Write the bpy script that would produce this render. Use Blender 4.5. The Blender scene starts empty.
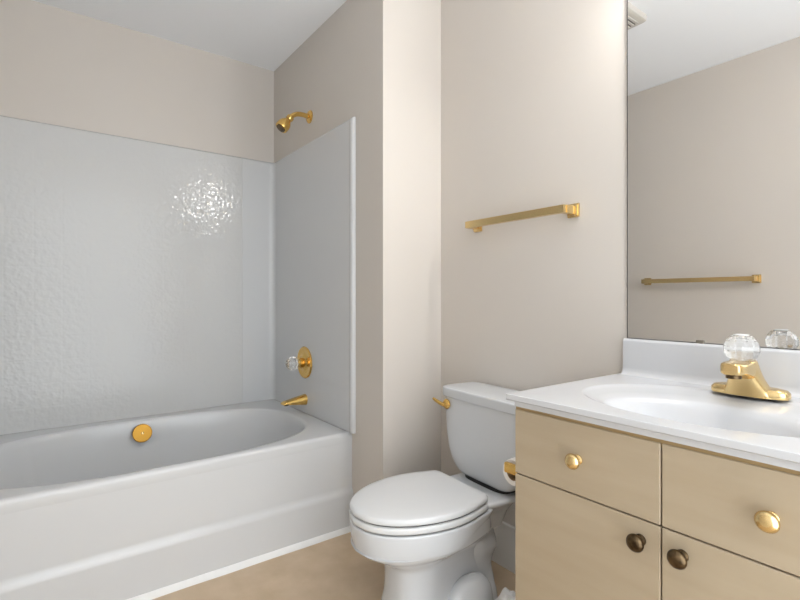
import bpy, bmesh, math, random
from mathutils import Vector, Matrix
PI = math.pi
random.seed(7)
S = bpy.context.scene
COL = S.collection

# ---------------------------------------------------------------- camera
cam_d = bpy.data.cameras.new('camera')
cam = bpy.data.objects.new('camera', cam_d); COL.objects.link(cam)
cam_d.sensor_fit = 'HORIZONTAL'; cam_d.sensor_width = 36.0
cam_d.lens = 36.0 * 479.0 / 800.0
cam_d.shift_y = -2.5 / 800.0
cam_d.clip_start = 0.02
cam.location = (0.0, 0.0, 1.055)
cam.rotation_euler = (PI / 2, 0, math.atan2(642.0, 479.0))
S.camera = cam

# ---------------------------------------------------------------- world, fill light through the added right opening, exposure
W = bpy.data.worlds.new('world'); S.world = W; W.use_nodes = True
bg = W.node_tree.nodes['Background']
bg.inputs['Color'].default_value = (0.91, 0.96, 1.0, 1)
bg.inputs['Strength'].default_value = 3.3
S.view_settings.view_transform = 'Standard'
S.view_settings.look = 'None'
S.view_settings.gamma = 1.0
S.view_settings.use_curve_mapping = False
S.view_settings.exposure = 0.48
BULB = 92.0

# ---------------------------------------------------------------- materials
def mat(name, color, rough=0.5, metal=0.0, spec=0.5, trans=0.0, ior=1.45, coat=0.0):
    m = bpy.data.materials.new(name); m.use_nodes = True
    b = m.node_tree.nodes['Principled BSDF']
    b.inputs['Base Color'].default_value = (*color, 1)
    b.inputs['Roughness'].default_value = rough
    b.inputs['Metallic'].default_value = metal
    b.inputs['Specular IOR Level'].default_value = spec
    b.inputs['Transmission Weight'].default_value = trans
    b.inputs['IOR'].default_value = ior
    b.inputs['Coat Weight'].default_value = coat
    return m
def nodes(m): return m.node_tree.nodes, m.node_tree.links, m.node_tree.nodes['Principled BSDF']
def coords(m, scale=(1, 1, 1)):
    n, l, b = nodes(m)
    tc = n.new('ShaderNodeTexCoord'); mp = n.new('ShaderNodeMapping')
    mp.inputs['Scale'].default_value = scale
    l.new(tc.outputs['Object'], mp.inputs['Vector'])
    return mp.outputs['Vector']
def noise_bump(m, scale, strength, dist=0.002, detail=3.0, stretch=(1, 1, 1)):
    n, l, b = nodes(m)
    v = coords(m, stretch)
    t = n.new('ShaderNodeTexNoise'); t.inputs['Scale'].default_value = scale; t.inputs['Detail'].default_value = detail
    l.new(v, t.inputs['Vector'])
    bp = n.new('ShaderNodeBump'); bp.inputs['Strength'].default_value = strength; bp.inputs['Distance'].default_value = dist
    l.new(t.outputs['Fac'], bp.inputs['Height']); l.new(bp.outputs['Normal'], b.inputs['Normal'])
def mottled(m, c1, c2, scale, detail=4.0, lo=0.35, hi=0.65, stretch=(1, 1, 1)):
    n, l, b = nodes(m)
    v = coords(m, stretch)
    t = n.new('ShaderNodeTexNoise'); t.inputs['Scale'].default_value = scale; t.inputs['Detail'].default_value = detail
    l.new(v, t.inputs['Vector'])
    r = n.new('ShaderNodeValToRGB')
    r.color_ramp.elements[0].position = lo; r.color_ramp.elements[1].position = hi
    r.color_ramp.elements[0].color = (*c1, 1); r.color_ramp.elements[1].color = (*c2, 1)
    l.new(t.outputs['Fac'], r.inputs['Fac']); l.new(r.outputs['Color'], b.inputs['Base Color'])
    return r

M = {}
M['paint'] = mat('beige_wall_paint', (0.55, 0.495, 0.435), 0.55, spec=0.3)
mottled(M['paint'], (0.60, 0.557, 0.51), (0.615, 0.572, 0.525), 1.5)
noise_bump(M['paint'], 220, 0.08, 0.001)
M['ceiling'] = mat('white_ceiling_paint', (0.91, 0.925, 0.95), 0.8, spec=0.2)
noise_bump(M['ceiling'], 160, 0.1, 0.001)
M['trimpaint'] = mat('white_trim_paint', (0.72, 0.71, 0.69), 0.4)
M['floor'] = mat('beige_vinyl_floor', (0.6, 0.46, 0.31), 0.38)
mottled(M['floor'], (0.49, 0.37, 0.245), (0.59, 0.46, 0.325), 9, 8.0, 0.3, 0.7)
M['acrylic'] = mat('white_tub_acrylic', (0.61, 0.615, 0.62), 0.16)
M['porcelain'] = mat('white_porcelain', (0.61, 0.625, 0.645), 0.08)
M['seatplastic'] = mat('white_seat_plastic', (0.67, 0.68, 0.69), 0.2)
M['marble'] = mat('white_cultured_marble', (0.56, 0.565, 0.58), 0.14)
M['laminate'] = mat('pale_maple_laminate', (0.63, 0.50, 0.345), 0.42)
mottled(M['laminate'], (0.395, 0.318, 0.22), (0.43, 0.352, 0.25), 3.0, 5.0, 0.3, 0.7, (1.0, 1.0, 9.0))
M['laminate_edge'] = mat('tan_laminate_edge', (0.36, 0.25, 0.12), 0.5)
M['cabinet_dark'] = mat('cabinet_inside', (0.16, 0.11, 0.06), 0.7)
M['brass'] = mat('polished_brass', (0.80, 0.52, 0.16), 0.2, 1.0)
noise_bump(M['brass'], 30, 0.05, 0.001)
M['oldbrass'] = mat('dull_orange_brass', (0.40, 0.215, 0.04), 0.42, 1.0)
M['palebrass'] = mat('pale_polished_brass', (0.79, 0.59, 0.29), 0.22, 1.0)
noise_bump(M['palebrass'], 40, 0.04, 0.001)
M['bronze'] = mat('dark_antique_bronze', (0.17, 0.125, 0.075), 0.3, 1.0)
mottled(M['bronze'], (0.05, 0.034, 0.02), (0.16, 0.11, 0.06), 60)
M['chromedull'] = mat('tarnished_metal', (0.3, 0.28, 0.24), 0.35, 1.0)
M['mirror'] = mat('silvered_mirror', (0.79, 0.79, 0.785), 0.0, 1.0)
M['mirroredge'] = mat('mirror_edge', (0.09, 0.09, 0.085), 0.3)
M['clear'] = mat('clear_acrylic', (0.97, 0.97, 0.96), 0.05, trans=0.86, ior=1.47)
M['black'] = mat('black_rubber_and_gap_shade', (0.02, 0.02, 0.02), 0.6)  # tank gasket rubber, also the black shade in the seat gaps
M['paper'] = mat('white_tissue_paper', (0.82, 0.80, 0.78), 0.9, spec=0.1)
noise_bump(M['paper'], 120, 0.3, 0.002)
M['cardboard'] = mat('brown_cardboard', (0.35, 0.24, 0.14), 0.9)
M['cloth'] = mat('white_cloth', (0.78, 0.77, 0.76), 0.95, spec=0.1)
noise_bump(M['cloth'], 300, 0.6, 0.003)
M['ventwhite'] = mat('cream_vent_plastic', (0.56, 0.535, 0.49), 0.45)
M['ventdark'] = mat('vent_shadow_gap', (0.12, 0.11, 0.1), 0.8)
M['caulk'] = mat('white_caulk', (0.78, 0.78, 0.77), 0.5)
noise_bump(M['caulk'], 60, 0.5, 0.004)
mb = bpy.data.materials.new('glowing_bulb_glass'); mb.use_nodes = True
b_ = mb.node_tree.nodes['Principled BSDF']
b_.inputs['Base Color'].default_value = (0.9, 0.9, 0.88, 1)
b_.inputs['Emission Color'].default_value = (0.98, 0.975, 0.97, 1)
b_.inputs['Emission Strength'].default_value = BULB
M['bulb'] = mb

# embossed tile relief of the tub wall: 11 cm squares with hammered faces
def tile_material():
    m = mat('embossed_white_tile_panel', (0.575, 0.575, 0.568), 0.07, spec=0.27)
    n, l, b = nodes(m)
    tc = n.new('ShaderNodeTexCoord')
    sep = n.new('ShaderNodeSeparateXYZ'); l.new(tc.outputs['Object'], sep.inputs[0])
    def math_(op, a, c=None, v=None):
        q = n.new('ShaderNodeMath'); q.operation = op
        l.new(a, q.inputs[0])
        if c is not None: l.new(c, q.inputs[1])
        if v is not None: q.inputs[1].default_value = v
        return q.outputs[0]
    def groove(axis):
        s = math_('DIVIDE', axis, v=0.108)
        fr = math_('FRACT', s)
        d = math_('SUBTRACT', fr, v=0.5)
        d = math_('ABSOLUTE', d)
        mr = n.new('ShaderNodeMapRange'); mr.interpolation_type = 'SMOOTHSTEP'
        mr.inputs['From Min'].default_value = 0.43; mr.inputs['From Max'].default_value = 0.5
        mr.inputs['To Min'].default_value = 0.0; mr.inputs['To Max'].default_value = 1.0
        l.new(d, mr.inputs['Value'])
        return mr.outputs['Result']
    g = math_('MAXIMUM', groove(sep.outputs['Y']), groove(sep.outputs['Z']))
    vo = n.new('ShaderNodeTexNoise'); vo.inputs['Scale'].default_value = 46; vo.inputs['Detail'].default_value = 1.0
    l.new(tc.outputs['Object'], vo.inputs['Vector'])
    h = math_('MULTIPLY', vo.outputs['Fac'], v=0.9)
    inv = math_('MULTIPLY', g, v=-0.09)
    s = math_('ADD', h, inv)
    bp = n.new('ShaderNodeBump'); bp.inputs['Strength'].default_value = 0.48; bp.inputs['Distance'].default_value = 0.004
    l.new(s, bp.inputs['Height']); l.new(bp.outputs['Normal'], b.inputs['Normal'])
    return m
M['tile'] = tile_material()

# ---------------------------------------------------------------- mesh helpers (world coordinates in, children re-based to their parent)
def new(): return bmesh.new()
def box(bm, x0, x1, y0, y1, z0, z1, bev=0.0, seg=2):
    vs = [bm.verts.new(p) for p in ((x0,y0,z0),(x1,y0,z0),(x1,y1,z0),(x0,y1,z0),(x0,y0,z1),(x1,y0,z1),(x1,y1,z1),(x0,y1,z1))]
    fs = [bm.faces.new([vs[i] for i in f]) for f in ((3,2,1,0),(4,5,6,7),(0,1,5,4),(1,2,6,5),(2,3,7,6),(3,0,4,7))]
    if bev > 0:
        es = list({e for f in fs for e in f.edges})
        bmesh.ops.bevel(bm, geom=es, offset=bev, segments=seg, affect='EDGES', profile=0.5)
def loft(bm, rings, cap0=True, cap1=True, closed=True):
    R = [[bm.verts.new(p) for p in r] for r in rings]
    n = len(R[0])
    for a, c in zip(R, R[1:]):
        for i in range(n if closed else n - 1):
            j = (i + 1) % n
            bm.faces.new((a[i], a[j], c[j], c[i]))
    if cap0: bm.faces.new(list(reversed(R[0])))
    if cap1: bm.faces.new(R[-1])
    return R
def lathe(bm, prof, origin, axis='Z', n=32, cap0=True, cap1=True):
    """prof: list of (radius, height along axis)"""
    o = Vector(origin)
    ax = {'Z': (Vector((1,0,0)), Vector((0,1,0)), Vector((0,0,1))),
          '-Y': (Vector((1,0,0)), Vector((0,0,1)), Vector((0,-1,0))),
          'Y': (Vector((0,0,1)), Vector((1,0,0)), Vector((0,1,0))),
          'X': (Vector((0,1,0)), Vector((0,0,1)), Vector((1,0,0))),
          '-X': (Vector((0,0,1)), Vector((0,1,0)), Vector((-1,0,0)))}
    if isinstance(axis, str): u, v, w = ax[axis]
    else:
        w = Vector(axis).normalized(); u = w.orthogonal().normalized(); v = w.cross(u)
    rings = [[o + u * (r * math.cos(2*PI*i/n)) + v * (r * math.sin(2*PI*i/n)) + w * h for i in range(n)] for r, h in prof]
    return loft(bm, rings, cap0, cap1)
def tube(bm, pts, rad, n=16, sx=1.0):
    pts = [Vector(p) for p in pts]
    if not isinstance(rad, (list, tuple)): rad = [rad] * len(pts)
    rings = []; prev = None
    for i, p in enumerate(pts):
        d = (pts[min(i+1, len(pts)-1)] - pts[max(i-1, 0)]).normalized()
        if prev is None:
            u = d.orthogonal().normalized()
            if abs(d.z) < 0.9: u = d.cross(Vector((0,0,1))).normalized()
        else: u = (prev - d * prev.dot(d)).normalized()
        prev = u; v = d.cross(u)
        rings.append([p + u * (rad[i]*sx*math.cos(2*PI*k/n)) + v * (rad[i]*math.sin(2*PI*k/n)) for k in range(n)])
    loft(bm, rings)
def smoothpath(pts, k=6):
    P = [Vector(p) for p in pts]; out = []
    for i in range(len(P)-1):
        p0, p1, p2, p3 = P[max(i-1,0)], P[i], P[i+1], P[min(i+2,len(P)-1)]
        for j in range(k):
            t = j / k
            out.append(0.5*((2*p1)+(-p0+p2)*t+(2*p0-5*p1+4*p2-p3)*t*t+(-p0+3*p1-3*p2+p3)*t**3))
    out.append(P[-1]); return out
def interp(table, t):
    """Catmull-Rom through rows (key, v1, v2, ...)"""
    ks = [r[0] for r in table]
    if t <= ks[0]: return list(table[0][1:])
    if t >= ks[-1]: return list(table[-1][1:])
    i = max(k for k in range(len(ks)-1) if ks[k] <= t)
    f = (t - ks[i]) / (ks[i+1] - ks[i])
    r0, r1, r2, r3 = table[max(i-1,0)], table[i], table[i+1], table[min(i+2,len(ks)-1)]
    return [0.5*((2*b)+(-a+c)*f+(2*a-5*b+4*c-d)*f*f+(-a+3*b-3*c+d)*f**3) for a, b, c, d in zip(r0[1:], r1[1:], r2[1:], r3[1:])]
def sell(cx, cy, rx, ry, z, n=64, e=2.0):
    out = []
    for i in range(n):
        a = 2*PI*i/n; c, s = math.cos(a), math.sin(a)
        out.append((cx + rx*math.copysign(abs(c)**(2/e), c), cy + ry*math.copysign(abs(s)**(2/e), s), z))
    return out
LOCAL = set()
def is_local(o):
    while o is not None:
        if o.name in LOCAL: return True
        o = o.parent
    return False
def finish(name, bm, m, parent=None, smooth=True, angle=40, bevel=0.0, origin=None):
    bmesh.ops.recalc_face_normals(bm, faces=bm.faces)
    me = bpy.data.meshes.new(name)
    o = bpy.data.objects.new(name, me); COL.objects.link(o)
    if parent is not None:
        o.parent = parent
        base = Vector((0,0,0)); q = parent
        while q is not None: base += q.location; q = q.parent
        if not is_local(parent): bmesh.ops.translate(bm, verts=bm.verts, vec=-base)
    else:
        if origin is None:
            xs = [v.co for v in bm.verts]
            origin = Vector((sum(v.x for v in xs)/len(xs), sum(v.y for v in xs)/len(xs), min(v.z for v in xs)))
        if origin != 0:
            bmesh.ops.translate(bm, verts=bm.verts, vec=-Vector(origin)); o.location = origin
    for f in bm.faces: f.smooth = smooth
    if smooth:
        for e in bm.edges:
            if len(e.link_faces) == 2 and e.calc_face_angle() > math.radians(angle): e.smooth = False
    bm.to_mesh(me); bm.free()
    me.materials.append(m)
    if smooth:
        wn = o.modifiers.new('weighted_normals', 'WEIGHTED_NORMAL'); wn.keep_sharp = True; wn.weight = 80
    return o
def thing(name, label, cat, loc, group=None, rotz=0.0):
    o = bpy.data.objects.new(name, None); COL.objects.link(o)
    o.empty_display_size = 0.05
    o.location = loc; o.rotation_euler = (0, 0, rotz)
    o['label'] = label; o['category'] = cat
    if group: o['group'] = group
    return o
def tag(o, label, cat, group=None):
    o['label'] = label; o['category'] = cat
    if group: o['group'] = group
    return o
def struct(name, bm, m, label, cat, smooth=False):
    o = finish(name, bm, m, None, smooth, origin=0)
    o['kind'] = 'structure'; o['label'] = label; o['category'] = cat
    return o

# ---------------------------------------------------------------- room
XL, YT, XJ, YB, YF, XR, HC = -2.808, 1.134, -1.638, 1.455, -0.315, 0.55, 2.437
T = 0.12
bm = new(); box(bm, XL-T, XR+T, YF-T-.25, YB+T, -0.1, 0.0)
struct('floor', bm, M['floor'], 'beige mottled vinyl floor', 'floor')
bm = new(); box(bm, XL-T, XR+T, YF-T, YB+T, HC, HC+0.1)
struct('ceiling', bm, M['ceiling'], 'flat white ceiling', 'ceiling')
bm = new(); box(bm, XL-T, XL, YF-T, YT, 0, HC)
struct('wall_left', bm, M['paint'], 'beige painted wall along the tub', 'wall')
bm = new(); box(bm, XL-T, XJ, YT, YB+T, 0, HC)
struct('wall_tub', bm, M['paint'], 'beige wing wall behind the shower head', 'wall')
bm = new(); box(bm, XJ, XR+T, YB, YB+T, 0, HC)
struct('wall_back', bm, M['paint'], 'beige wall behind toilet and vanity', 'wall')
DX0, DX1, DH = -0.45, 0.36, 2.06           # unseen front opening added for light, then shut by a door
bm = new()
box(bm, XL, DX0, YF-T, YF, 0, HC); box(bm, DX1, XR+T, YF-T, YF, 0, HC); box(bm, DX0, DX1, YF-T, YF, DH, HC)
struct('wall_front', bm, M['paint'], 'beige wall seen in the mirror', 'wall')
EY0, EY1 = YF+.08, 1.10  # unseen wide opening, added and sized to let world light in
bm = new(); box(bm, XR, XR+T, YF, EY0, 0, HC); box(bm, XR, XR+T, EY1, YB, 0, HC); box(bm, XR, XR+T, EY0, EY1, 2.25, HC)
struct('wall_right', bm, M['paint'], 'beige wall at the right end of the vanity', 'wall')
bm = new()
box(bm, DX0-.001, DX0+.015, YF-T, YF+.001, 0, DH); box(bm, DX1-.015, DX1+.001, YF-T, YF+.001, 0, DH); box(bm, DX0, DX1, YF-T, YF+.001, DH-.015, DH+.001)
box(bm, DX0-.055, DX0+.005, YF, YF+.012, 0, DH+.055, .003); box(bm, DX1-.005, DX1+.055, YF, YF+.012, 0, DH+.055, .003); box(bm, DX0-.055, DX1+.055, YF, YF+.012, DH-.005, DH+.055, .003)
struct('trim_1', bm, M['trimpaint'], 'white casing of the added unseen door', 'trim')
bm = new(); box(bm, DX0+.016, DX1-.016, YF-.045, YF-.005, .008, DH-.017, .002)  # added slab that shuts off light from the front opening
struct('added_door_1', bm, M['trimpaint'], 'unseen closed white door added to block light from the front', 'door')
def baseboard(name, x0, x1, y0, y1, lab):
    bm = new(); box(bm, x0, x1, y0, y1, 0.0, 0.175, 0.004)
    struct(name, bm, M['trimpaint'], lab, 'baseboard')
baseboard('baseboard_back', XJ+0.013, -0.80, YB-0.013, YB, 'white baseboard behind the toilet')
baseboard('baseboard_left', XJ, XJ+0.013, YT-0.013, YB, 'white baseboard on the short return wall')
baseboard('baseboard_tub', -1.80, XJ, YT-0.013, YT, 'white baseboard beside the tub')
baseboard('baseboard_front', -1.88, DX0-.056, YF, YF+0.013, 'white baseboard under the far towel bar')

# ---------------------------------------------------------------- bathtub
YE = YF + 0.004                        # far end of the tub at the front wall
XA = -1.885                            # apron face
tub = thing('bathtub', 'white built-in oval soaking tub with smooth apron along the left wall', 'bathtub', (-2.33, 0.40, 0))
ZR = 0.441
def rect_ray(cx, cy, a, x0, x1, y0, y1):
    c, s = math.cos(a), math.sin(a); k = 1e9
    if abs(c) > 1e-9: k = min(k, ((x1 if c > 0 else x0) - cx)/c)
    if abs(s) > 1e-9: k = min(k, ((y1 if s > 0 else y0) - cy)/s)
    return cx + c*k, cy + s*k
def dish(bm, cx, cy, x0, x1, y0, y1, outer, inner, n=128):
    """outer: list of (inset, z) rings on the rectangle; inner: list of (cx, cy, rx, ry, z, e)"""
    angs = sorted([2*PI*i/n for i in range(n)])
    for px, py in ((x0,y0),(x1,y0),(x1,y1),(x0,y1)):
        a = math.atan2(py-cy, px-cx) % (2*PI)
        k = min(range(len(angs)), key=lambda i: abs(angs[i]-a)); angs[k] = a
    rings = []
    for ins, z in outer:
        r = []
        for a in angs:
            x, y = rect_ray(cx, cy, a, x0, x1, y0, y1)
            r.append((min(max(x, x0+ins), x1-ins), min(max(y, y0+ins), y1-ins), z))
        rings.append(r)
    for ex, ey, rx, ry, z, e in inner:
        r = []
        for a in angs:
            c, s = math.cos(a), math.sin(a)
            k = (abs(c/rx)**e + abs(s/ry)**e) ** (-1/e)
            r.append((ex + c*k, ey + s*k, z))
        rings.append(r)
    loft(bm, rings, False, True)
bm = new()
CX, CY = -2.312, 0.40
HX, HY = 0.397, 0.65
inner = []
for f, z in ((1.02, ZR), (1.0, ZR-.002), (.985, ZR-.010), (.975, ZR-.03), (.955, .36), (.93, .28), (.89, .19), (.84, .13), (.76, .098), (.6, .085), (.3, .08), (.04, .078)):
    inner.append((CX, CY, HX*f, HY*f if f > .8 else HY*(f*.98), z, 2.75))
dish(bm, CX, CY, -2.8075, XA, YE, YT-0.0005, [(0.006, .36), (0.0, .40), (0.0, ZR-.016), (.003, ZR-.007), (.009, ZR-.002), (.018, ZR)], inner)
finish('tub_basin', bm, M['acrylic'], tub, angle=60)
prof = [(-.03, .415), (-.0008, .415), (-.0008, .200), (.001, .186), (.006, .178), (.010, .170), (.0115, .160), (.0115, .0), (-.03, .0)]
bm = new()
loft(bm, [[(XA + p[0], y, p[1]) for p in prof] for y in (YE, YE+.01, YT-0.0105, YT-0.0005)])
finish('apron', bm, M['acrylic'], tub, angle=50)
bm = new()
loft(bm, [[(XA + .0115 + dx + .0008*math.sin(37*i), YE + (YT-.001-YE)*i/40, z) for dx, z in ((0,0),(.014,0),(.013,.006),(.008,.014),(.003,.02),(0,.022))] for i in range(41)])
finish('caulk_bead', bm, M['caulk'], tub)
bm = new()
ovn = Vector((1, 0, .28)).normalized()
ovo = (-2.664, 0.395, 0.383)
lathe(bm, [(.012, -.02), (.040, -.012), (.044, .0), (.0445, .005), (.042, .0085), (.040, .009), (.010, .0095), (.006, .0095)], ovo, ovn, 40)
ov = finish('overflow_plate', bm, M['oldbrass'], tub, angle=30); ov['label'] = 'round brass overflow plate'
bm = new()
lathe(bm, [(.006, .0090), (.006, .014), (.003, .016)], ovo, ovn, 16)
finish('screw', bm, M['palebrass'], ov)

# ---------------------------------------------------------------- tub surround
sur = thing('tub_surround', 'glossy white tub surround with embossed square tile pattern on the long wall', 'tub surround', (-2.78, 0.4, .441))
ZS0, ZS1 = ZR + .001, 1.87
def panel(path, thick_dir, name, m, lip=0.008):
    """vertical sheet following a plan path with a rounded top lip; thick_dir gives the way to the wall per point"""
    bm = new(); rings = []
    for (x, y), (dx, dy) in zip(path, thick_dir):
        sec = [(0.0, ZS0), (0.0, ZS1-.012), (.15, ZS1-.005), (.4, ZS1), (1.0, ZS1), (1.0, ZS0)]
        rings.append([(x+dx*k, y+dy*k, z) for k, z in sec])
    loft(bm, rings)
    return finish(name, bm, m, sur, angle=50)
XS, YS = -2.776, YT - 0.014            # faces of the long panel and the faucet panel
dX, dY = XL - XS, YT - YS
panel([(XS, YF+.03), (XS, 0.93)], [(dX+.001, 0)]*2, 'tile_panel', M['tile'])
cp = [(XS, 0.9305), (XS, YS-.03)]; cd = [(dX+.001, 0)]*2
for i in range(1, 9):
    a = PI/2*i/8
    cp.append((XS + .03*(1-math.cos(a)), YS - .03*(1-math.sin(a)))); cd.append((XL+.001-cp[-1][0], YT-.001-cp[-1][1]))
cp.append((XS+.031, YS)); cd.append((0, dY-.001))
panel(cp, cd, 'corner_panel', M['acrylic'])
panel([(XS+.0315, YS), (-1.892, YS), (-1.882, YS-.002), (-1.876, YS-.005), (-1.868, YS-.006), (-1.858, YS-.005), (-1.853, YS)], [(0, dY-.001)]*2 + [(0, dY+.001), (0, dY+.004), (0, dY+.005), (0, dY+.004), (0, dY-.001)], 'faucet_panel', M['acrylic'])
panel([(XS+.001, YF+.03), (XS+.001, YF+.0165), (-1.90, YF+.0165), (-1.875, YF+.012)], [(-.03, -.028), (-.03, -.0155), (0, -.0155), (0, -.011)], 'end_panel', M['acrylic'])

# ---------------------------------------------------------------- shower head, valve, spout
sh = thing('wall_shower', 'small brass shower head on a bent arm high over the tub', 'shower', (-2.316, YT, 2.01))
bm = new(); lathe(bm, [(.034, .0005), (.034, .004), (.028, .010), (.014, .014)], (-2.316, YT, 2.01), '-Y', 36); finish('flange', bm, M['brass'], sh)
bm = new(); tube(bm, smoothpath([(-2.316, YT-.006, 2.01), (-2.316, YT-.05, 2.012), (-2.316, YT-.085, 2.004), (-2.316, YT-.118, 1.978)]), .0125); finish('shower_arm', bm, M['brass'], sh)
hd = Vector((0, -.62, -.78)).normalized()
h0 = Vector((-2.316, YT-.108, 1.985))
bm = new(); lathe(bm, [(.012, -.006), (.019, .002), (.019, .016), (.015, .022), (.019, .030), (.029, .046), (.033, .060), (.033, .082), (.031, .087), (.025, .088)], h0, hd, 32); hb = finish('head', bm, M['brass'], sh)
bm = new(); lathe(bm, [(.024, .087), (.024, .091), (.012, .092)], h0, hd, 24); finish('spray_face', bm, M['bronze'], hb)

VX = -2.345
va = thing('shower_valve', 'round brass shower valve with clear acrylic knob above the tub spout', 'valve', (VX, YS, .71))
bm = new(); lathe(bm, [(.084, .0004), (.085, .004), (.081, .009), (.072, .0105), (.062, .007), (.046, .0085), (.036, .013), (.028, .018)], (VX, YS, .71), '-Y', 48); finish('escutcheon', bm, M['brass'], va)
bm = new(); lathe(bm, [(.026, .016), (.026, .035), (.020, .038), (.018, .05), (.010, .052)], (VX, YS, .71), '-Y', 32); finish('stem', bm, M['brass'], va)
def crystal(bm, o, axis, r, h, n=16):
    prof = [(.45*r, 0), (.80*r, .10*h), (1.0*r, .35*h), (1.0*r, .58*h), (.82*r, .82*h), (.62*r, .97*h), (.50*r, 1.0*h), (.46*r, .93*h), (.2*r, .90*h)]
    R = lathe(bm, prof, o, axis, n)
    oo = Vector(o); ax = {'Z': Vector((0,0,1)), '-Y': Vector((0,-1,0))}[axis]
    for ring in R[1:6]:
        for i, v in enumerate(ring):
            if i % 2:
                c = oo + ax * (v.co-oo).dot(ax); v.co = c + (v.co-c)*.90
bm = new(); crystal(bm, (VX, YS-.044, .71), '-Y', .037, .058); finish('knob', bm, M['clear'], va, smooth=False)

sp = thing('tub_spout', 'tapered brass tub spout below the round shower valve', 'spout', (VX, YS, .505))
bm = new()
rings = []
for i in range(15):
    t = i/14; y = YS - .0004 - .128*t
    top = .542 - .025*t - .004*t*t; bot = .484 + .016*t
    if t > .93: top -= .008*(t-.93)/.07
    w = .029 - .004*t
    rings.append([(VX + w*math.copysign(abs(math.cos(a))**.8, math.cos(a)), y, (top+bot)/2 + (top-bot)/2*math.copysign(abs(math.sin(a))**.8, math.sin(a))) for a in [2*PI*k/24 for k in range(24)]])
loft(bm, rings); finish('spout_body', bm, M['brass'], sp, angle=55)
bm = new(); lathe(bm, [(.012, 0), (.012, .008), (.009, .009)], (VX, YS-.108, .494), 'Z', 20); finish('outlet', bm, M['bronze'], sp)

# ---------------------------------------------------------------- towel bars
def towel_bar(name, label, x0, x1, yw, z, side, over):
    """side=-1: sticks out towards -Y from a wall at yw"""
    t = thing(name, label, 'towel bar', ((x0+x1)/2, yw, z), 'brass towel bars')
    def ybox(bm, xa, xb, d0, d1, za, zb, bev):
        a, b = yw + side*d0, yw + side*d1
        box(bm, xa, xb, min(a,b), max(a,b), za, zb, bev)
    for x in (x0, x1):
        bm = new()
        ybox(bm, x-.022, x+.022, .0004, .008, z-.0235, z+.0235, .002)
        ybox(bm, x-.018, x+.018, .007, .016, z-.0195, z+.0195, .003)
        ybox(bm, x-.012, x+.012, .012, .056, z-.014, z+.014, .002)
        finish('post', bm, M['palebrass'], t, angle=30)
    bm = new(); ybox(bm, x0-over, x1+over, .052, .072, z-.0135, z+.0135, .002); finish('bar', bm, M['palebrass'], t, angle=30)
    return t
towel_bar('towel_bar', 'square brass towel bar on the wall above the toilet', -1.402, -.955, YB, 1.351, -1, .008)
towel_bar('towel_bar', 'brass towel bar reflected in the mirror, on the wall facing it', -1.560, -.957, YF, 1.160, 1, .010)

# ---------------------------------------------------------------- toilet (built in its own frame, turned a little)
toi = thing('toilet', 'white two-piece toilet with closed lid between tub and vanity', 'toilet', (-1.205, 1.43, 0), rotz=math.radians(-3.8))
LOCAL.add(toi.name)
# tank
bm = new()
tt = [(.381, .090, .045, -.100), (.385, .116, .056, -.099), (.393, .135, .066, -.097), (.408, .154, .073, -.095), (.433, .174, .079, -.093), (.475, .193, .083, -.091), (.53, .205, .086, -.089), (.60, .211, .088, -.088), (.668, .2135, .089, -.088)]
rings = []
for i in range(29):
    z = .381 + (.668-.381)*(i/28)**1.6
    hx, hy, cy = interp(tt, z)
    rings.append(sell(0, cy, hx, hy, z, 80, 6.0))
loft(bm, rings); tank = finish('tank', bm, M['porcelain'], toi, angle=50)
bm = new()
rings = [sell(0, -.088, hx, hy, z, 80, 8.0) for hx, hy, z in ((.205,.085,.669), (.2155,.092,.669), (.218,.0945,.672), (.218,.0945,.699), (.2165,.093,.7035), (.211,.088,.7058), (.1,.04,.7065))]
loft(bm, rings); finish('tank_lid', bm, M['porcelain'], toi, angle=50)
# flush lever on the tank front
bm = new(); lathe(bm, [(.019, 0), (.020, .004), (.016, .009), (.009, .012), (.008, .02)], (-.172, -.1765, .640), '-Y', 24)
fl = finish('flush_lever', bm, M['brass'], toi)
bm = new(); tube(bm, [(-.166, -.194, .638), (-.182, -.199, .642), (-.207, -.205, .651), (-.222, -.206, .656)], [.0065, .0075, .0065, .005], 12); fa = finish('lever_arm', bm, M['brass'], fl)
def half_ring(half, z, n=80, s=1.0, cy=-.44):
    """half: (x, y) points from the back centre round to the front centre; mirrored, resampled, scaled about cy"""
    pts = smoothpath([(x, y, 0) for x, y in half], 8)
    pts += [Vector((-p.x, p.y, 0)) for p in reversed(pts[1:-1])]
    L = [0.0]
    for a, c in zip(pts, pts[1:] + pts[:1]): L.append(L[-1] + (c-a).length)
    out = []; k = 0
    for i in range(n):
        d = L[-1]*i/n
        while L[k+1] < d: k += 1
        f = (d - L[k])/max(L[k+1]-L[k], 1e-9)
        p = pts[k].lerp(pts[(k+1) % len(pts)], f)
        out.append((p.x*s, cy + (p.y-cy)*s, z))
    return out
SEAT = [(0,-.246), (.07,-.246), (.118,-.246), (.136,-.251), (.147,-.266), (.159,-.303), (.173,-.355), (.179,-.41), (.175,-.465), (.163,-.52), (.141,-.574), (.107,-.623), (.059,-.659), (0,-.672)]
bm = new()
loft(bm, [half_ring(SEAT, z + .010, s=s) for s, z in ((.93,.3785), (.985,.3785), (.997,.381), (1.0,.385), (.998,.390), (.988,.3945), (.965,.398), (.85,.4005), (.6,.4025), (.3,.4035), (.05,.404))])
finish('seat_lid', bm, M['seatplastic'], toi, angle=50)
bm = new()
loft(bm, [half_ring(SEAT, z + .010, s=s) for s, z in ((.9,.3525), (.985,.3525), (1.001,.355), (1.006,.359), (1.006,.366), (1.0,.3705), (.98,.3735), (.9,.3735))])
finish('seat_ring', bm, M['seatplastic'], toi, angle=50)
bm = new()
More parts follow.
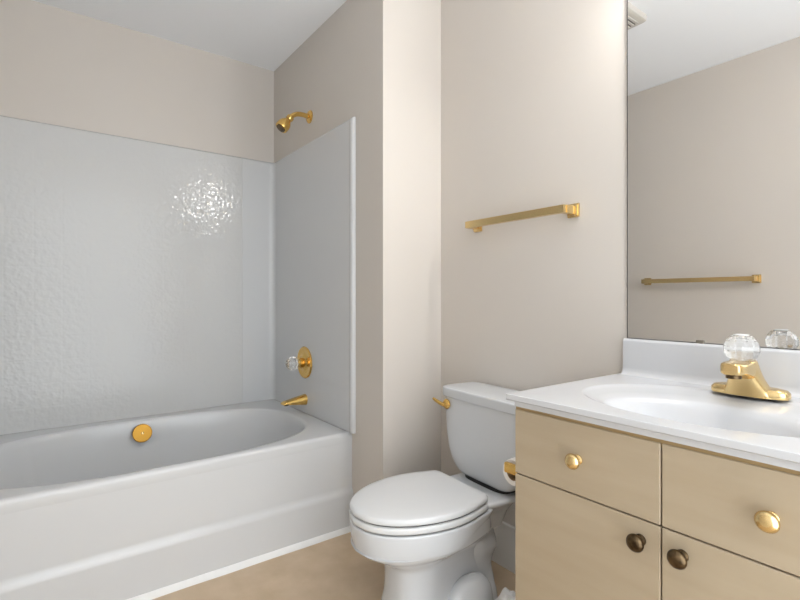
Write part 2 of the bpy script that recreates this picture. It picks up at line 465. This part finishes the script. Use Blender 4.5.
loft(bm, [half_ring(SEAT, z + .010, s=.955) for z in (.372, .380)]); loft(bm, [half_ring(SEAT, z + .010, s=.95) for z in (.3475, .354)])
finish('gap_shade', bm, M['black'], toi, angle=50)  # black filler sheets standing in for shade between lid, seat and bowl
for sx in (-1, 1):
    bm = new(); lathe(bm, [(.007, -.018), (.0085, -.016), (.0085, .016), (.007, .018)], (sx*.085, -.238, .390), 'X', 16)
    box(bm, sx*.085-.014, sx*.085+.014, -.246, -.226, .358, .386, .003)
    finish('hinge', bm, M['seatplastic'], toi)
# bowl with its pedestal
RIM = [(0,-.20), (.06,-.20), (.105,-.205), (.132,-.222), (.147,-.255), (.160,-.303), (.174,-.355), (.180,-.41), (.176,-.465), (.164,-.52), (.142,-.574), (.108,-.623), (.060,-.659), (0,-.672)]
PED = { # z -> half outline
 .0:   [(0,-.14), (.05,-.14), (.080,-.15), (.088,-.18), (.088,-.24), (.088,-.30), (.090,-.36), (.097,-.41), (.103,-.45), (.103,-.485), (.095,-.52), (.074,-.548), (.042,-.562), (0,-.567)],
 .10:  [(0,-.14), (.03,-.14), (.046,-.15), (.052,-.18), (.052,-.24), (.056,-.30), (.068,-.36), (.084,-.41), (.092,-.445), (.091,-.475), (.083,-.505), (.064,-.529), (.035,-.542), (0,-.546)],
 .20:  [(0,-.15), (.03,-.15), (.046,-.16), (.053,-.19), (.057,-.24), (.062,-.30), (.074,-.36), (.087,-.41), (.093,-.445), (.091,-.475), (.083,-.505), (.064,-.532), (.035,-.547), (0,-.552)],
 .235: [(0,-.17), (.03,-.17), (.060,-.18), (.078,-.21), (.090,-.25), (.102,-.31), (.114,-.37), (.120,-.42), (.121,-.46), (.116,-.50), (.102,-.54), (.078,-.575), (.042,-.598), (0,-.605)],
 .262: [(0,-.18), (.04,-.18), (.080,-.19), (.105,-.215), (.122,-.255), (.138,-.31), (.151,-.36), (.157,-.41), (.155,-.47), (.145,-.52), (.126,-.57), (.096,-.612), (.052,-.640), (0,-.650)],
 .274: [(0,-.19), (.05,-.19), (.090,-.196), (.115,-.218), (.132,-.255), (.148,-.306), (.162,-.356), (.169,-.41), (.166,-.47), (.154,-.527), (.133,-.578), (.102,-.624), (.056,-.656), (0,-.668)]}
def ped(z):
    ks = sorted(PED)
    return [tuple(interp([(k, PED[k][i][0], PED[k][i][1]) for k in ks], z)) for i in range(14)]
bm = new()
rings = [half_ring(ped(.274*i/34), .284*i/34) for i in range(35)]
for s, z in ((.955, .2855), (.968, .290), (.980, .310), (.990, .335), (.994, .350), (.990, .356), (.97, .3585)):
    r = []
    for x, y, zz in half_ring(RIM, z, s=s):
        f = min(max((y + .46)/.24, 0), 1); f = f*f*(3-2*f)
        r.append((x, y, zz + max(.352 - zz, 0)*.72*f))
    rings.append(r)
loft(bm, rings)
finish('bowl', bm, M['porcelain'], toi, angle=60)
# shelf that carries the tank
bm = new()
rings = [sell(0, cy, hx, hy, z, 56, e) for cy, hx, hy, z, e in ((-.160,.070,.070,.25,2.6), (-.155,.082,.085,.30,3), (-.150,.098,.110,.332,3.4), (-.150,.128,.132,.350,3.8), (-.148,.140,.136,.357,4.0), (-.148,.143,.138,.364,4.0), (-.148,.141,.136,.371,4.0), (-.145,.132,.128,.375,4.0))]
loft(bm, rings); finish('tank_shelf', bm, M['porcelain'], toi, angle=60)
# trapway: waved rear column and a hump on each side
bm = new()
wv = [(.0, .070, .070, -.190), (.05, .062, .066, -.190), (.105, .054, .058, -.190), (.14, .058, .064, -.188), (.18, .072, .070, -.186), (.205, .068, .068, -.186), (.235, .060, .062, -.186), (.27, .066, .066, -.182), (.31, .080, .075, -.175), (.34, .090, .08, -.17)]
rings = []
for i in range(41):
    z = .34*i/40
    hx, hy, cy = interp(wv, z)
    rings.append(sell(0, cy, hx, hy, z, 48, 2.4))
loft(bm, rings)
for sx in (-1, 1):
    hump = [(.0, .046, .105, 0), (.04, .045, .100, 0), (.075, .041, .088, .004), (.100, .034, .070, .008), (.117, .024, .046, .012), (.124, .008, .018, .014)]
    rings = []
    for i in range(20):
        z = .124*math.sin(PI/2*i/19)
        hx, hy, dy = interp(hump, z)
        rings.append(sell(sx*.078, -.285 + dy, hx, hy, z, 40, 2.2))
    loft(bm, rings)
finish('trapway', bm, M['porcelain'], toi, angle=60)
for sx in (-1, 1):
    bm = new(); lathe(bm, [(.020, .0), (.020, .03), (.017, .042), (.010, .049), (.003, .050)], (sx*.118, -.355, 0), 'Z', 20)
    finish('bolt_cap', bm, M['porcelain'], toi)
bm = new(); loft(bm, [sell(0, -.100, hx, .06, z, 48, 4) for hx, z in ((.112, .374), (.112, .388))]); finish('tank_gasket', bm, M['black'], toi)

# ---------------------------------------------------------------- vanity cabinet
VXL, VXR, VF, VM = -.777, -.083, .932, -.4285
van = thing('vanity_cabinet', 'pale maple laminate vanity cabinet with drawers over doors under the white top', 'cabinet', ((VXL+VXR)/2, 1.19, 0))
bm = new()
box(bm, VXL, VXL+.018, VF+.018, YB-.001, .09, .788); box(bm, VXR-.018, VXR, VF+.018, YB-.001, .09, .788); box(bm, VXL+.018, VXR-.018, VF+.018, YB-.001, .09, .108); box(bm, VXL+.018, VXR-.018, YB-.012, YB-.001, .108, .788); box(bm, VXL+.018, VXR-.018, VF+.018, VF+.036, .745, .788); box(bm, VM-.009, VM+.009, VF+.018, VF+.036, .108, .745); box(bm, VXL+.018, VXR-.018, VF+.018, VF+.036, .612, .636); box(bm, VXL+.02, VXR-.02, VF+.08, YB-.001, .0, .09)
finish('cabinet_body', bm, M['laminate'], van, smooth=False)
bm = new(); box(bm, VXL+.001, VXR-.001, VF+.004, VF+.018, .772, .7905); finish('top_rail', bm, M['laminate_edge'], van, smooth=False)
def knob(x, z, mt, parent, lab, r=.0165):
    bm = new(); lathe(bm, [(.011, -.0005), (.011, .002), (.0065, .005), (.006, .012), (.010, .016), (r, .019), (r+.0008, .022), (r-.001, .026), (r*.7, .030), (r*.3, .032)], (x, VF, z), '-Y', 28)
    k = finish('knob', bm, M[mt], parent, angle=45); k['label'] = lab
    return k
G = .0016
def front(name, x0, x1, z0, z1):
    bm = new(); box(bm, x0+G, x1-G, VF, VF+.0175, z0+G, z1-G, .0012, 1)
    return finish(name, bm, M['laminate'], van, smooth=False)
ZG = .624
d = front('drawer_front', VXL, VM, ZG, .782); knob(-.603, .703, 'palebrass', d, 'bright brass knob')
d = front('drawer_front', VM, VXR, ZG, .782); knob(-.258, .703, 'palebrass', d, 'bright brass knob')
d = front('door', VXL, VM, .095, ZG); knob(-.467, .584, 'bronze', d, 'dark bronze knob')
d = front('door', VM, VXR, .095, ZG); knob(-.391, .586, 'bronze', d, 'dark bronze knob')

# ---------------------------------------------------------------- vanity top with integral bowl
top = thing('countertop', 'white cultured marble countertop with oval basin and backsplash', 'countertop', (-.43, 1.18, .79))
bm = new()
SX, SY = -.43, 1.145
ZT = .821
inner = [(SX, SY+.02, .285, .205, ZT, 2.0), (SX, SY+.02, .279, .200, ZT-.0025, 2.0), (SX, SY+.015, .268, .190, ZT-.006, 2.0), (SX, SY-.01, .235, .165, ZT-.009, 2.0), (SX, SY-.03, .205, .143, ZT-.013, 2.0), (SX, SY-.035, .195, .135, ZT-.019, 2.0),
         (SX, SY-.037, .185, .127, ZT-.032, 2.0), (SX, SY-.04, .165, .112, ZT-.07, 2.0), (SX, SY-.04, .13, .088, ZT-.105, 2.0), (SX, SY-.04, .08, .055, ZT-.125, 2.0), (SX, SY-.04, .025, .02, ZT-.132, 2.0)]
dish(bm, SX, SY, -.784, -.072, .907, 1.4545, [(.030, .7905), (.016, .7905), (.015, .792), (.015, .8045), (.002, .806), (.0, .808), (.0, ZT-.003), (.001, ZT-.001), (.004, ZT)], inner, 144)
finish('slab', bm, M['marble'], top, angle=40)
bm = new()
prof = [(1.4545, .815), (1.412, .8205), (1.420, .8215), (1.427, .8255), (1.4315, .832), (1.433, .842), (1.434, .920), (1.436, .926), (1.440, .9285), (1.4545, .9285)]
loft(bm, [[(x, y, z) for y, z in prof] for x in (-.772, -.770, -.0745, -.0725)])
finish('backsplash', bm, M['marble'], top, angle=50)
bm = new(); lathe(bm, [(.022, 0), (.022, .002), (.015, .004), (.012, .002)], (SX, SY-.04, ZT-.1325), 'Z', 24); finish('drain', bm, M['palebrass'], top)

# ---------------------------------------------------------------- faucet
FX, FY, FZ = -.419, 1.356, ZT
fau = thing('faucet', 'brass single-handle faucet with clear faceted knob behind the basin', 'faucet', (FX, FY, FZ))
bm = new()
rows = [(.0, .078, .027, 0), (.004, .0792, .0285, 0), (.013, .0785, .028, 0), (.019, .073, .025, 0)]
loft(bm, [sell(FX, FY+dy, hx, hy, FZ+.0015+z, 56, 3.2) for z, hx, hy, dy in rows] + [sell(FX, FY, .06, .018, FZ+.0235, 56, 2.6)])
finish('base_plate', bm, M['palebrass'], fau, angle=40)
bm = new()
rows = [(.0, .062, .029, -.003), (.012, .049, .031, -.006), (.025, .041, .033, -.012), (.042, .0335, .034, -.020), (.060, .0285, .033, -.027), (.074, .0265, .031, -.034), (.083, .026, .029, -.040), (.0865, .0235, .026, -.040)]
rings = []
for i in range(40):
    z = .0865*i/39
    hx, hy, dy = interp(rows, z)
    rings.append(sell(FX, FY+dy, hx, hy, FZ+.0015+z, 56, 2.8))
loft(bm, rings); fb = finish('faucet_body', bm, M['palebrass'], fau, angle=55)
bm = new(); rings = []
for i in range(18):
    t = i/17
    y = FY - .03 - .092*t
    ztop = FZ + .0885 - .002*t
    zbot = FZ + .036 + .022*math.sin(min(1, t*1.1)*PI/2)
    w = .0268 * (1 if t < .6 else math.sqrt(1 - .62*((t-.6)/.4)**2))
    q = 1.0
    if i == 17: q = .84
    if i == 16: q = .96
    zc, hh = (ztop+zbot)/2, (ztop-zbot)/2
    rings.append([(FX + q*w*math.copysign(abs(math.cos(a))**.5, math.cos(a)), y, zc + q*hh*math.copysign(abs(math.sin(a))**.5, math.sin(a))) for a in [2*PI*k/40 for k in range(40)]])
loft(bm, rings); fs = finish('spout', bm, M['palebrass'], fau, angle=50)
bm = new(); lathe(bm, [(.0155, 0), (.0155, .012), (.012, .013)], (FX, FY-.098, FZ+.0505), 'Z', 24); finish('aerator', bm, M['bronze'], fs)
bm = new(); crystal(bm, (FX, FY-.050, FZ+.0885), 'Z', .037, .057, 20); fk = finish('knob', bm, M['clear'], fau, smooth=False); fk['label'] = 'clear faceted acrylic knob'
bm = new(); lathe(bm, [(.012, .0), (.015, .002), (.0155, .005), (.012, .0062), (.004, .0065)], (FX, FY-.050, FZ+.1425), 'Z', 24); finish('knob_cap', bm, M['seatplastic'], fk)

# ---------------------------------------------------------------- mirror
mir = thing('wall_mirror', 'large frameless wall mirror above the vanity backsplash', 'mirror', (-.42, YB, .93))
bm = new(); box(bm, -.7655, -.0755, 1.4494, 1.4505, .9312, 1.998); finish('glass', bm, M['mirror'], mir, smooth=False)
bm = new(); box(bm, -.7685, -.0725, 1.4500, 1.4548, .9292, 2.001); finish('backing', bm, M['mirroredge'], mir, smooth=False)
for x, s in ((-.562, 1.0), (-.380, .5)):
    bm = new(); box(bm, x-.010*s, x+.010*s, 1.4452, 1.4493, .9287, .9287+.009*s, .0015); finish('clip', bm, M['chromedull'], mir)

# ---------------------------------------------------------------- vanity light above the mirror
vl = thing('vanity_light', 'brass light bar with round bulbs above the mirror', 'lamp', (-.40, YB, 2.04))
bm = new(); box(bm, -.70, -.10, YB-.03, YB-.0004, 2.005, 2.105, .006); finish('light_bar', bm, M['palebrass'], vl)
for i in range(3):
    x = -.40 + (i-1)*.17
    bm = new(); lathe(bm, [(.024, .026), (.026, .029), (.022, .036), (.016, .04)], (x, YB, 2.055), '-Y', 24); finish('socket', bm, M['palebrass'], vl)
    bm = new(); lathe(bm, [(.012, .036)] + [(.038*math.sin(a), .075 - .038*math.cos(a)) for a in [PI*(k+1.2)/13.2 for k in range(12)]], (x, YB, 2.055), '-Y', 24); finish('bulb', bm, M['bulb'], vl)

# ---------------------------------------------------------------- ceiling vent (seen in the mirror)
vx0, vx1, vy0, vy1 = -1.42, -1.155, .51, .775
ve = thing('ceiling_vent', 'cream slotted ceiling exhaust grille seen in the top of the mirror', 'vent', ((vx0+vx1)/2, (vy0+vy1)/2, HC))
bm = new()
loft(bm, [sell((vx0+vx1)/2, (vy0+vy1)/2, .1325*s, .1325*s, z, 48, 12) for s, z in ((1.0, HC-.0004), (1.0, HC-.008), (.97, HC-.022), (.90, HC-.027), (.80, HC-.027))])
finish('grille', bm, M['ventwhite'], ve, angle=30)
for i in range(9):
    x = vx0 + .045 + i*.0219
    bm = new(); box(bm, x, x+.012, vy0+.035, vy1-.035, HC-.0335, HC-.0265, .002); finish('louver', bm, M['ventwhite'], ve)
bm = new(); box(bm, vx0+.035, vx1-.035, vy0+.033, vy1-.033, HC-.0285, HC-.0268); finish('slot_shadow', bm, M['ventdark'], ve, smooth=False)

# ---------------------------------------------------------------- toilet paper holder on the cabinet side
tp = thing('toilet_paper_holder', 'brass toilet paper holder on the left side of the vanity', 'toilet paper holder', (VXL, 1.02, .61))
for y in (.958, 1.095):
    bm = new(); box(bm, VXL-.006, VXL-.0003, y-.014, y+.014, .592, .640, .002); box(bm, VXL-.052, VXL-.004, y-.006, y+.006, .606, .632, .003)
    finish('post', bm, M['brass'], tp, angle=30)
bm = new(); lathe(bm, [(.008, 0), (.008, .128)], (VXL-.043, .9625, .612), 'Y', 16); finish('roller', bm, M['palebrass'], tp)
rl = thing('toilet_paper_roll', 'white toilet paper roll hanging in the brass holder', 'toilet paper', (VXL-.043, 1.027, .567))
bm = new()
lathe(bm, [(.021, .0), (.033, .0), (.034, .003), (.034, .099), (.033, .102), (.021, .102), (.021, .0)], (VXL-.043, .976, .601), 'Y', 40, False, False); finish('paper', bm, M['paper'], rl)
bm = new(); lathe(bm, [(.0205, .0005), (.0205, .1015), (.019, .1015), (.019, .0005), (.0205, .0005)], (VXL-.043, .976, .601), 'Y', 32, False, False); finish('core', bm, M['cardboard'], rl)

# ---------------------------------------------------------------- rumpled white cloth on the floor
bm = new()
rings = []
NR = 14
for i in range(NR+1):
    t = .985*i/NR
    r = []
    for k in range(48):
        a = 2*PI*k/48
        rad = (1-t) * (1 + .10*math.sin(3*a+.6) + .06*math.sin(7*a+2))
        x = -1.015 + .095*rad*math.cos(a); y = 1.215 + .09*rad*math.sin(a)
        z = .004 + .088*(1-(1-t)**3.2) + .010*math.sin(PI*t)*(math.sin(4*a+5*t) + .7*math.sin(7*a-3*t+1))
        r.append((x, y, max(z, .001)))
    rings.append(r)
loft(bm, rings)
tag(finish('cloth', bm, M['cloth'], None), 'rumpled white cloth on the floor between toilet and vanity', 'cloth')
